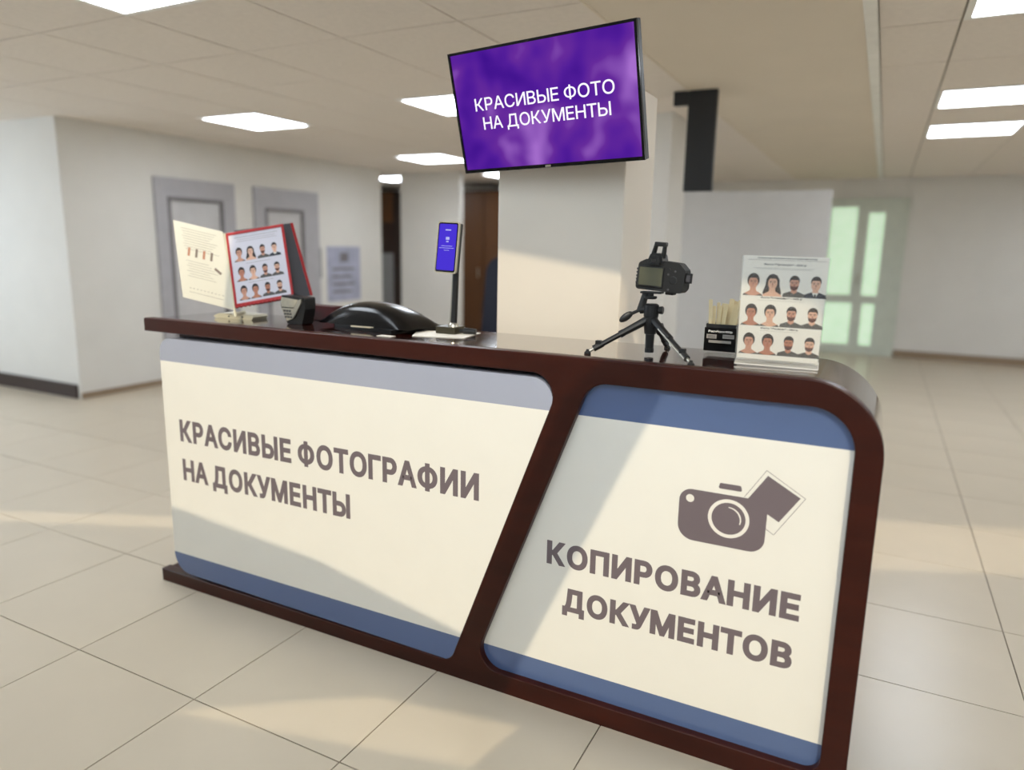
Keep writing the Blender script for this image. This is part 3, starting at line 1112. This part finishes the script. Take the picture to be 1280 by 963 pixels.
spec = [(-0.040, -0.016, 0.168, .008), (-0.032, -0.008, 0.148, .007), (-0.024, -0.002, 0.158, .007), (-0.016, 0.004, 0.150, .007), (-0.009, 0.004, 0.156, .007),
        (-0.004, 0.020, 0.158, .009), (0.002, 0.030, 0.172, .010), (0.008, 0.036, 0.166, .010), (0.014, 0.040, 0.158, .009), (0.019, 0.046, 0.170, .009),
        (0.024, 0.046, 0.156, .008), (0.030, 0.036, 0.162, .008), (0.036, 0.028, 0.160, .008)]
ORD = ['leftmost', 'second from the left', 'third from the left', 'fourth from the left', 'fifth from the left', 'sixth from the left', 'middle tall',
       'eighth from the left', 'ninth from the left', 'fourth from the right', 'third from the right', 'second from the right', 'rightmost']
for k, (x, dx, h, wd) in enumerate(spec):
    wd *= 1.15
    bm = bmesh.new()
    prism(bm, rounded([(-wd / 2, 0), (wd / 2, 0), (wd / 2 * 1.25, h - 0.014), (-wd / 2 * 1.25, h - 0.014)], [0.001, 0.001, 0.0035, 0.0035], seg=4), -0.0014, 0.0014)
    for q in range(9):
        box(bm, -wd / 2 - 0.0012, -wd / 2, -0.001, 0.001, h * (0.5 + 0.045 * q), h * (0.5 + 0.045 * q) + 0.003)
    o = obj('comb', bm, M['comb'])
    yy = 2.205 + 0.012 + 0.036 * ((k * 7) % 5) / 4
    o.location = (-0.419 + x * 0.75, yy, SZ + 0.013)
    o.rotation_euler = (math.radians(-3 + (k % 3) * 2), math.atan2(dx * 0.75, h), math.radians(-8 + (k * 5) % 16))
    tag(o, ORD[k] + ' cream plastic comb standing in the small black box', 'comb', 'cream combs in the black box')

# ================================================================= TRIPOD
tr = thing('tripod', 'black tabletop tripod carrying the camera on the countertop', 'tripod', (-0.603, 2.09, SZ))
obj('centre_column', (lambda b: (lathe(b, (0, 0, 0.008), (0, 0, 1), [(0, .0135), (0.012, .0135), (0.013, 0.0125), (0.055, .0135), (0.056, 0.017), (0.09, 0.021), (0.118, .0205), (0.12, 0.014)]), b)[1])(bmesh.new()), M['black'], tr, smooth=False)


def mk(fn):
    b = bmesh.new()
    fn(b)
    return b


def leg(p0, p1, silver=False):
    p0, p1 = Vector(p0), Vector(p1)
    a = p0.lerp(p1, 0.42)
    c = p0.lerp(p1, 0.80)
    b = bmesh.new()
    tube(b, p0, a, 0.0125, 0.0100)
    tube(b, a, c, 0.0082, 0.0080)
    tube(b, p0.lerp(p1, 0.38), p0.lerp(p1, 0.45), 0.0110)
    tube(b, p0.lerp(p1, 0.74), p0.lerp(p1, 0.90), 0.0098)
    L = obj('leg', b, M['black'], tr)
    b = bmesh.new()
    tube(b, c, p0.lerp(p1, 0.97), 0.0048)
    if silver:
        off = Vector((-0.006, -0.007, 0.0))
        tube(b, p0.lerp(p1, 0.2) + off, p0.lerp(p1, 0.9) + off, 0.0028)
    obj('leg_tube', b, M['silver'], L)
    b = bmesh.new()
    lathe(b, (p1.x, p1.y, 0.0), (0, 0, 1), [(0, 0.010), (0.004, 0.010), (0.010, 0.005), (0.014, 0.004)])
    obj('foot', b, M['rubber'], L)
    b = bmesh.new()
    q = p0.lerp(p1, 0.80)
    box(b, q.x - 0.011, q.x + 0.007, q.y - 0.008, q.y + 0.008, q.z + 0.002, q.z + 0.016, bev=0.002)
    obj('leg_clamp', b, M['black'], L)


leg((-0.012, -0.006, 0.104), (-0.165, -0.085, 0.006))
leg((0.012, -0.008, 0.104), (0.158, -0.132, 0.006), True)
leg((0.004, 0.014, 0.104), (0.008, 0.178, 0.006))
b = bmesh.new()
lathe(b, (0, 0, 0.112), (0, 0, 1), [(0, .018), (.004, .022), (.038, .022), (.042, .017)])
obj('head_block', b, M['black'], tr)
b = bmesh.new()
tube(b, (0.016, 0, 0.136), (0.034, 0, 0.136), 0.006)
lathe(b, (0.024, 0, 0.136), (1, 0, 0), [(0, .011), (.010, .012), (.012, .010)])
obj('knob', b, M['black'], tr)
b = bmesh.new()
lathe(b, (0.028, 0.004, 0.088), (1, 0, 0.2), [(0, .008), (.008, .009), (.010, .007)])
obj('knob', b, M['black'], tr)
b = bmesh.new()
tube(b, (-0.018, 0, 0.136), (-0.034, 0, 0.134), 0.012)
tube(b, (-0.034, 0, 0.13), (-0.020, 0.004, 0.187), 0.012, 0.010)
box(b, -0.034, 0.03, -0.012, 0.02, 0.184, 0.19, bev=0.0015)
obj('tilt_bracket', b, M['black'], tr)
b = bmesh.new()
tube(b, (-0.034, -0.002, 0.134), (-0.056, -0.02, 0.122), 0.005)
b2 = bmesh.ops.create_uvsphere(b, u_segments=16, v_segments=8, radius=1)
R3 = Vector((-0.72, -0.35, -0.6)).normalized().to_track_quat('X', 'Z').to_matrix()
for v in b2['verts']:
    c = Vector((v.co.x * 0.024, v.co.y * 0.006, v.co.z * 0.0115))
    v.co = R3 @ c + Vector((-0.068, -0.028, 0.113))
obj('handle', b, M['black'], tr)
b = bmesh.new()
lathe(b, (-0.004, -0.002, 0.168), (0, 0, 1), [(0, .015), (0.002, .019), (.008, .019), (.009, 0.009), (.018, .009)])
obj('screw_knob', b, M['rubber'], tr)

# ================================================================= CAMERA ON TRIPOD
rz = math.radians(-4)
ct = thing('digital_camera', 'black reflex camera with raised flash seen from behind on the small tripod', 'camera', (-0.585, 2.085, 1.336 + 0.002))
ct.rotation_euler = (0, math.radians(3.2), rz)
b = bmesh.new()
prism(b, rounded([(-0.072, 0.002), (0.072, 0.0), (0.076, 0.066), (0.056, 0.086), (-0.045, 0.092), (-0.068, 0.080)], [0.01, 0.01, 0.012, 0.014, 0.012, 0.012], seg=5), 0.0, 0.05)
obj('body', b, M['rubber'], ct)
obj('grip', bx(0.046, 0.074, 0.045, 0.068, 0.004, 0.072, bev=0.01), M['rubber'], ct)
obj('screen_frame', bx(-0.066, 0.013, -0.004, 0.001, 0.010, 0.073, bev=0.002), M['black'], ct)
obj('screen', bx(-0.0615, 0.0095, -0.0055, -0.004, 0.0155, 0.0675), M['screenoff'], ct)
b = bmesh.new()
prism(b, rounded([(-0.042, 0.082), (0.008, 0.082), (0.000, 0.110), (-0.032, 0.110)], [0.002, 0.002, 0.01, 0.01], seg=5), -0.006, 0.045)
obj('viewfinder_hump', b, M['black'], ct)
b = bmesh.new()
prism(b, rounded([(-0.036, 0.078), (0.001, 0.078), (-0.001, 0.102), (-0.033, 0.102)], 0.006, seg=5), -0.013, -0.006)
obj('eyecup', b, M['rubber'], ct)
obj('eyepiece', bx(-0.026, -0.010, -0.0138, -0.013, 0.083, 0.093), M['lens'], ct)
# raised flash: open arm frame
b = bmesh.new()
for s, x in ((1, -0.031), (-1, 0.001)):
    q = [(x - 0.004, 0.010, 0.100), (x + 0.004, 0.010, 0.100)]
    dx = 0.010 if x < -0.01 else 0.004
    tube(b, (x, 0.012, 0.098), (x + dx, 0.006, 0.138), 0.008, 0.006, seg=8)
box(b, -0.026, 0.009, -0.002, 0.022, 0.130, 0.143, bev=0.003)
box(b, -0.030, 0.004, 0.004, 0.018, 0.098, 0.108, bev=0.002)
obj('flash', b, M['black'], ct)
b = bmesh.new()
lathe(b, (-0.012, 0.05, 0.036), (0, 1, 0), [(0, .034), (0.01, .034), (0.012, .031), (0.045, .031), (0.046, .034), (0.07, .034), (0.072, .03)], seg=28)
L = obj('lens_barrel', b, M['rubber'], ct)
b = bmesh.new()
lathe(b, (-0.012, 0.120, 0.036), (0, 1, 0), [(0, .028), (0.004, .026)], seg=24)
obj('front_glass', b, M['lens'], L)
b = bmesh.new()
lathe(b, (0.048, 0.022, 0.078), (0, 0, 1), [(0, .012), (.007, .012), (.008, .010)])
obj('mode_dial', b, M['black'], ct)
for (x, z, r) in ((0.028, 0.066, .0035), (0.030, 0.008, .003), (0.046, 0.062, .003), (0.026, 0.052, .003)):
    b = bmesh.new()
    lathe(b, (x, 0.001, z), (0, -1, 0), [(0, r), (0.002, r), (0.0025, r * .8)], seg=12)
    obj('button', b, M['darkgrey'] if r < .0031 else M['black'], ct)
b = bmesh.new()
lathe(b, (0.042, 0.001, 0.036), (0, -1, 0), [(0, .012), (0.002, .012), (0.0025, .010)])
obj('control_pad', b, M['black'], ct)
for k in range(5):
    obj('side_button', bx(-0.0745, -0.068, 0.004, 0.010, 0.018 + 0.010 * k, 0.024 + 0.010 * k, bev=0.0008), M['darkgrey'], ct)
b = bmesh.new()
box(b, 0.074, 0.094, 0.012, 0.016, 0.031, 0.060, bev=0.001)
o = obj('card_door', b, M['black'], ct)
obj('door_plate', bx(0.077, 0.088, 0.0105, 0.012, 0.036, 0.054), M['darkgrey'], o)
b = bmesh.new()
box(b, 0.018, 0.044, 0.01, 0.04, -0.008, 0.002, bev=0.003)
obj('strap_lug', b, M['rubber'], ct)

# ================================================================= PHONE ON STAND
px_, pu = Vector((0.998, 0.062, -0.034)).normalized(), Vector((0.026, 0.117, 0.993))
pu = (pu - px_ * px_.dot(pu)).normalized()
py_ = pu.cross(px_)
PC = Vector((-1.361, 2.151, 1.4535))
ph = thing('smartphone', 'smartphone with a blue-violet screen and silver edges held on a slim stand', 'phone', PC, basis=(px_, py_, pu))
b = bmesh.new()
prism(b, rounded([(-0.042, -0.089), (0.042, -0.089), (0.042, 0.089), (-0.042, 0.089)], 0.009, seg=5), 0, 0.010)
obj('case', b, M['silverplastic'], ph)
b = bmesh.new()
prism(b, rounded([(-0.0385, -0.0855), (0.0385, -0.0855), (0.0385, 0.0855), (-0.0385, 0.0855)], 0.007, seg=5), -0.001, 0.002)
obj('front_glass', b, M['glossblack'], ph)
b = bmesh.new()
prism(b, rounded([(-0.0345, -0.079), (0.0345, -0.079), (0.0345, 0.0805), (-0.0345, 0.0805)], 0.005, seg=5), -0.0015, 0)
so = obj('screen', b, M['phonescreen'], ph)
obj('screen_text', strips([(-0.010, 0.012, 0.058, 0.062), (-0.006, 0.008, 0.026, 0.036), (-0.004, 0.006, 0.018, 0.022), (-0.022, 0.022, 0.004, 0.0055), (-0.030, 0.028, -0.003, -0.0015), (-0.010, 0.010, -0.011, -0.0095)], -0.0018), M['phonetext'], so)
obj('back', bx(-0.036, 0.046, 0.010, 0.022, -0.085, 0.085, bev=0.004), M['black'], ph)

st = thing('phone_stand', 'slim dark stand with a square base holding the smartphone', 'stand', (-1.350, 2.19, SZ))
b = bmesh.new()
tube(b, (-0.006, 0.0, 0.02), (0.006, 0.004, 0.38), 0.0115)
obj('pole', b, M['black'], st)
b = bmesh.new()
tube(b, (-0.0185, -0.006, 0.03), (-0.0065, -0.004, 0.225), 0.003)
obj('pole_trim', b, M['silver'], st)
obj('base', bx(-0.065, 0.015, -0.03, 0.045, 0.0015, 0.027, bev=0.003), mat('dark_bronze', (58, 54, 40), 0.3, metal=0.3), st)
b = bmesh.new()
lathe(b, (-0.008, 0, 0.027), (0, 0, 1), [(0, .02), (.008, .018), (.014, .013)])
obj('collar', b, M['silver'], st)
b = bmesh.new()
tube(b, (0.03, 0.01, 0.013), (0.075, 0.02, 0.012), 0.011, 0.010)
tube(b, (0.012, 0.006, 0.013), (0.03, 0.01, 0.013), 0.006)
obj('lock_knob', b, M['black'], st)
b = bmesh.new()
tube(b, (0.0, 0.004, 0.31), (-0.012, -0.004, 0.31), 0.008)
obj('clip', b, M['black'], st)

b = bmesh.new()
vs = [(-1.52, 2.20), (-1.44, 2.05), (-1.26, 2.10), (-1.29, 2.27)]
lo = [b.verts.new((x, y, SZ + 0.0002)) for x, y in vs]
hi = [b.verts.new((x, y, SZ + 0.0014)) for x, y in vs]
b.faces.new(list(reversed(lo)))
b.faces.new(hi)
for i in range(4):
    b.faces.new([lo[i], lo[(i + 1) % 4], hi[(i + 1) % 4], hi[i]])
bmesh.ops.recalc_face_normals(b, faces=b.faces)
tag(obj('paper_sheet', b, M['paper']), 'white paper sheet lying under the base of the phone stand', 'paper')
tag(obj('paper_slip', bx(-1.545, -1.485, 1.985, 2.015, SZ, SZ + 0.0012), M['paper']), 'tiny white paper slip at the counter edge in front of the black device', 'paper')

# ================================================================= BLACK DEVICE WITH DOMED LID
dv = thing('printer', 'low glossy black device with a domed lid lying on the countertop', 'printer', (-1.76, 2.2, SZ))
b = bmesh.new()
foot = [(-0.09, -0.08), (0.235, -0.155), (0.305, 0.115), (-0.155, 0.12), (-0.165, 0.02)]
lo = [b.verts.new((x, y, 0.0)) for x, y in foot]
hi = [b.verts.new((x * 0.99, y * 0.99, 0.014)) for x, y in foot]
b.faces.new(list(reversed(lo)))
b.faces.new(hi)
for i in range(5):
    b.faces.new([lo[i], lo[(i + 1) % 5], hi[(i + 1) % 5], hi[i]])
bmesh.ops.recalc_face_normals(b, faces=b.faces)
obj('base', b, M['glossblack'], dv)
b = bmesh.new()
NX, NY = 26, 12
gr = []
for i in range(NX + 1):
    row = []
    u = -1 + 2 * i / NX
    for j in range(NY + 1):
        v = -1 + 2 * j / NY
        h = (max(0, 1 - abs(u) ** 2.4) ** 0.75 * (1 + 0.12 * -u)) * max(0, 1 - abs(v) ** 3.0) ** 0.55
        x = 0.062 + 0.225 * u
        yy = 0.0 - 0.02 * u + 0.108 * v
        row.append(b.verts.new((x, yy, 0.014 + 0.082 * h)))
    gr.append(row)
for i in range(NX):
    for j in range(NY):
        b.faces.new([gr[i][j], gr[i + 1][j], gr[i + 1][j + 1], gr[i][j + 1]])
obj('lid', b, M['glossblack'], dv, smooth=True)
obj('slot', bx(0.03, 0.13, -0.128, -0.122, 0.012, 0.017), M['silverplastic'], dv)

fd = thing('binder', 'dark red binder lying between the small terminal and the black device', 'binder', (-2.045, 2.265, SZ))
fd.rotation_euler = (0, 0, math.radians(-6))
obj('cover', bx(-0.11, 0.09, -0.015, 0.045, 0.0, 0.062, bev=0.003), M['darkred'], fd)
obj('pages', bx(-0.113, 0.085, -0.010, 0.040, 0.006, 0.054), M['paper'], fd)

# ================================================================= SMALL TERMINAL
tm = thing('card_terminal', 'small black terminal with a silver keypad face between the flip display and the black device', 'terminal', (-2.03, 2.09, SZ))
b = bmesh.new()
prism(b, rounded([(-0.03, 0.0), (0.045, 0.0), (0.062, 0.06), (0.062, 0.105), (-0.055, 0.112), (-0.062, 0.07)], 0.006, seg=3), 0.0, 0.06)
obj('body', b, M['black'], tm)
b = bmesh.new()
prism(b, [(-0.056, 0.062), (-0.030, 0.012), (-0.002, 0.022), (0.008, 0.062)], -0.004, 0.0)
kp = obj('keypad', b, M['silverplastic'], tm)
b = bmesh.new()
prism(b, [(-0.056, 0.066), (0.010, 0.066), (0.030, 0.096), (-0.054, 0.104)], -0.004, 0.0)
obj('display', b, M['silverplastic'], tm)
b = bmesh.new()
prism(b, [(-0.001, 0.020), (0.010, 0.030), (0.050, 0.088), (0.050, 0.100), (0.034, 0.096), (0.008, 0.058)], -0.006, 0.0)
obj('rim', b, M['silver'], tm)
for r in range(3):
    for c in range(3):
        obj('key', bx(-0.044 + 0.014 * c + 0.003 * r, -0.034 + 0.014 * c + 0.003 * r, -0.0055, -0.004, 0.048 - 0.012 * r, 0.055 - 0.012 * r), M['darkgrey'], kp)

# ================================================================= FLIP DISPLAY
def towards(p, k):
    return CAM + (Vector(p) - CAM) * k


K = 1.09


def page_basis(x, u):
    x = Vector(x).normalized()
    u = Vector(u)
    u = (u - x * x.dot(u)).normalized()
    return x, u.cross(x), u


rx, ry, ru = page_basis((0.804, 0.564, 0.189), (-0.391, 0.262, 0.883))
rc = towards((-2.084, 1.982, 1.375), K)
lx, ly, lu = page_basis((0.027, 0.975, -0.219), (-0.359, 0.214, 0.908))
lc = towards((-2.225, 1.853, 1.375), K)
fl = thing('flip_display', 'desk flip display with cream text page and red-framed portrait page', 'display', (-2.36, 2.14, SZ))
W2, H2 = 0.11 * K, 0.1525 * K


def page(name, x, y, u, c, m):
    o = bpy.data.objects.new(name, None)
    mt = Matrix((x, y, u)).transposed().to_4x4()
    mt.translation = Vector(c) - Vector(fl.location)
    return mt


def xf(bm, mt):
    bmesh.ops.transform(bm, matrix=mt, verts=bm.verts)
    return bm


mr = page('r', rx, ry, ru, rc, None)
ml = page('l', lx, ly, lu, lc, None)
# red framed page
b = bmesh.new()
fw = 0.013
box(b, -W2, W2, -0.003, 0.004, H2 - fw, H2, bev=0.0015)
box(b, -W2, W2, -0.003, 0.004, -H2, -H2 + fw * 1.2, bev=0.0015)
box(b, -W2, -W2 + fw, -0.003, 0.004, -H2, H2, bev=0.0015)
box(b, W2 - fw * 0.8, W2, -0.003, 0.004, -H2, H2, bev=0.0015)
for k in range(14):
    xx = -W2 + 0.012 + k * (2 * W2 - 0.024) / 13
    box(b, xx - 0.004, xx + 0.002, -0.006, 0.006, -H2 - 0.002, -H2 + 0.006)
rf = obj('page_frame', b, M['red'], fl)
rf.matrix_local = mr
rf['label'] = 'bright red page frame'
rs = obj('page_sheet', bx(-W2 + 0.01, W2 - 0.008, -0.0005, 0.0005, -H2 + 0.012, H2 - 0.012), mat('lilac_white_sheet', (214, 210, 218), 0.5, noise=0.01), rf)
cache = {}
bmx = bmesh.new()
for r, zf in enumerate((0.030, -0.058, -0.140)):
    for c, u in enumerate((-0.073, -0.027, 0.022, 0.070)):
        for pts, l, mi in portrait(*GRID[r][c]):
            f = fill(bmx, [(u + p[0] * 0.045, zf + p[1] / 1.15 * 0.064) for p in pts], -0.0006 - 0.00015 * (l + 1), mi)
            f.normal_update()
            if f.normal.y > 0:
                f.normal_flip()
o = obj('portrait_print', bmx, PMATS, rf)
o['label'] = 'three rows of four small printed portraits'
obj('printed_lines', strips([(-0.085, 0.09, 0.137, 0.139), (-0.075, 0.08, 0.127, 0.1285), (-0.08, 0.085, 0.118, 0.1195), (-0.05, 0.05, 0.0165, 0.018), (-0.05, 0.05, -0.069, -0.0675)], -0.0008), M['inkgrey'], rf)
# cream text page
TLp, BLp = Vector((-2.647, 2.059, 1.552)), Vector((-2.530, 1.997, 1.226))
hT, hB_ = rc - rx * (W2 + 0.004) + ru * H2, rc - rx * (W2 + 0.004) - ru * H2
px2 = (hT - TLp + hB_ - BLp) / 2
pu2 = (TLp - BLp + hT - hB_) / 2
pn2 = pu2.cross(px2).normalized()
ml = Matrix((px2 / (2 * W2), pn2, pu2 / (2 * H2))).transposed().to_4x4()
ml.translation = (TLp + BLp + hT + hB_) / 4 - Vector(fl.location)
b = bmesh.new()
box(b, -W2, W2, -0.0012, 0.0012, -H2, H2)
lf = obj('text_page', b, mat('cream_page', (214, 208, 190), 0.6, noise=0.01), fl)
lf.data.transform(ml)
lf['label'] = 'cream page of small print with four tilted sample swatches'
lines = []
for k in range(9):
    zz = 0.14 - 0.011 * k
    lines.append((-0.085 + 0.004 * (k % 3), 0.085 - 0.012 * (k % 4), zz, zz + 0.0016))
for k in range(7):
    zz = 0.0 - 0.011 * k
    lines.append((-0.08 + 0.01 * (k % 2), 0.03 + 0.012 * (k % 4), zz, zz + 0.0014))
for k in range(10):
    lines.append((-0.08 + 0.017 * k, -0.072 + 0.017 * k, -0.118, -0.1155))
lines.append((-0.085, 0.08, -0.135, -0.1335))
obj('printed_lines', strips(lines, -0.0016), mat('pale_ink', (146, 138, 124), 0.6), lf).data.transform(ml)
b = bmesh.new()
for k in range(4):
    x0 = -0.070 + 0.036 * k
    fill(b, [(x0, 0.022), (x0 + 0.011, 0.022), (x0 + 0.020, 0.060), (x0 + 0.009, 0.060)], -0.0018, k % 2)
fill(b, [(0.052, -0.012), (0.080, -0.030), (0.088, -0.020), (0.060, -0.002)], -0.0018, 1)
obj('swatch_print', b, [mat('tan_swatch', (176, 120, 92), 0.6), mat('brown_swatch', (120, 104, 92), 0.6)], lf).data.transform(ml)
# rear page, its shadow side put into a dark grey colour
dx_, dy_, du = page_basis((0.60, 0.79, 0.16), (-0.33, 0.25, 0.9))
hinge_b = rc - rx * W2
dc = hinge_b + dx_ * (W2 + 0.034) + ru * 0.0 + Vector((0.008, 0.022, 0.006))
md = page('d', dx_, dy_, du, dc, None)
b = bmesh.new()
box(b, -W2, W2, 0.0, 0.003, -H2, H2)
df = obj('rear_page', b, M['darkgrey'], fl)
df.matrix_local = md
df['label'] = 'rear page with red edge, its shadow side painted dark grey'
obj('page_edge', bx(W2 - 0.01, W2 + 0.001, -0.003, 0.006, -H2, H2), M['red'], df)
# base and spine
cream_b = mat('cream_base_plastic', (216, 208, 180), 0.4)
b = bmesh.new()
prism(b, [(-0.10, 0.0), (0.085, 0.0), (0.095, 0.012), (0.085, 0.020), (-0.085, 0.020), (-0.112, 0.008)], -0.045, 0.045)
bs = obj('base', b, cream_b, fl)
bs.rotation_euler = (0, 0, math.radians(6))
for x in (-0.03, 0.04):
    b = bmesh.new()
    lathe(b, (x, -0.045, 0.010), (0, -1, 0), [(0, .004), (.001, .004)], seg=10)
    obj('screw', b, M['black'], bs)
hb = hinge_b - ru * H2 - Vector(fl.location)
ht = hinge_b + ru * H2 - Vector(fl.location)
b = bmesh.new()
tube(b, hb - (ht - hb) * 0.12, ht, 0.005)
tube(b, (0.0, 0.01, 0.024), hb - (ht - hb) * 0.08, 0.007)
obj('spine', b, cream_b, fl)

for o in bpy.data.objects:
    if o.name.split('.')[0] in ('rule_lines', 'printed_lines', 'comb_picture', 'screen_text', 'swatch_print', 'portrait_print', 'poster_print'):
        o['kind'] = 'stuff'
print('objects', len(bpy.data.objects))
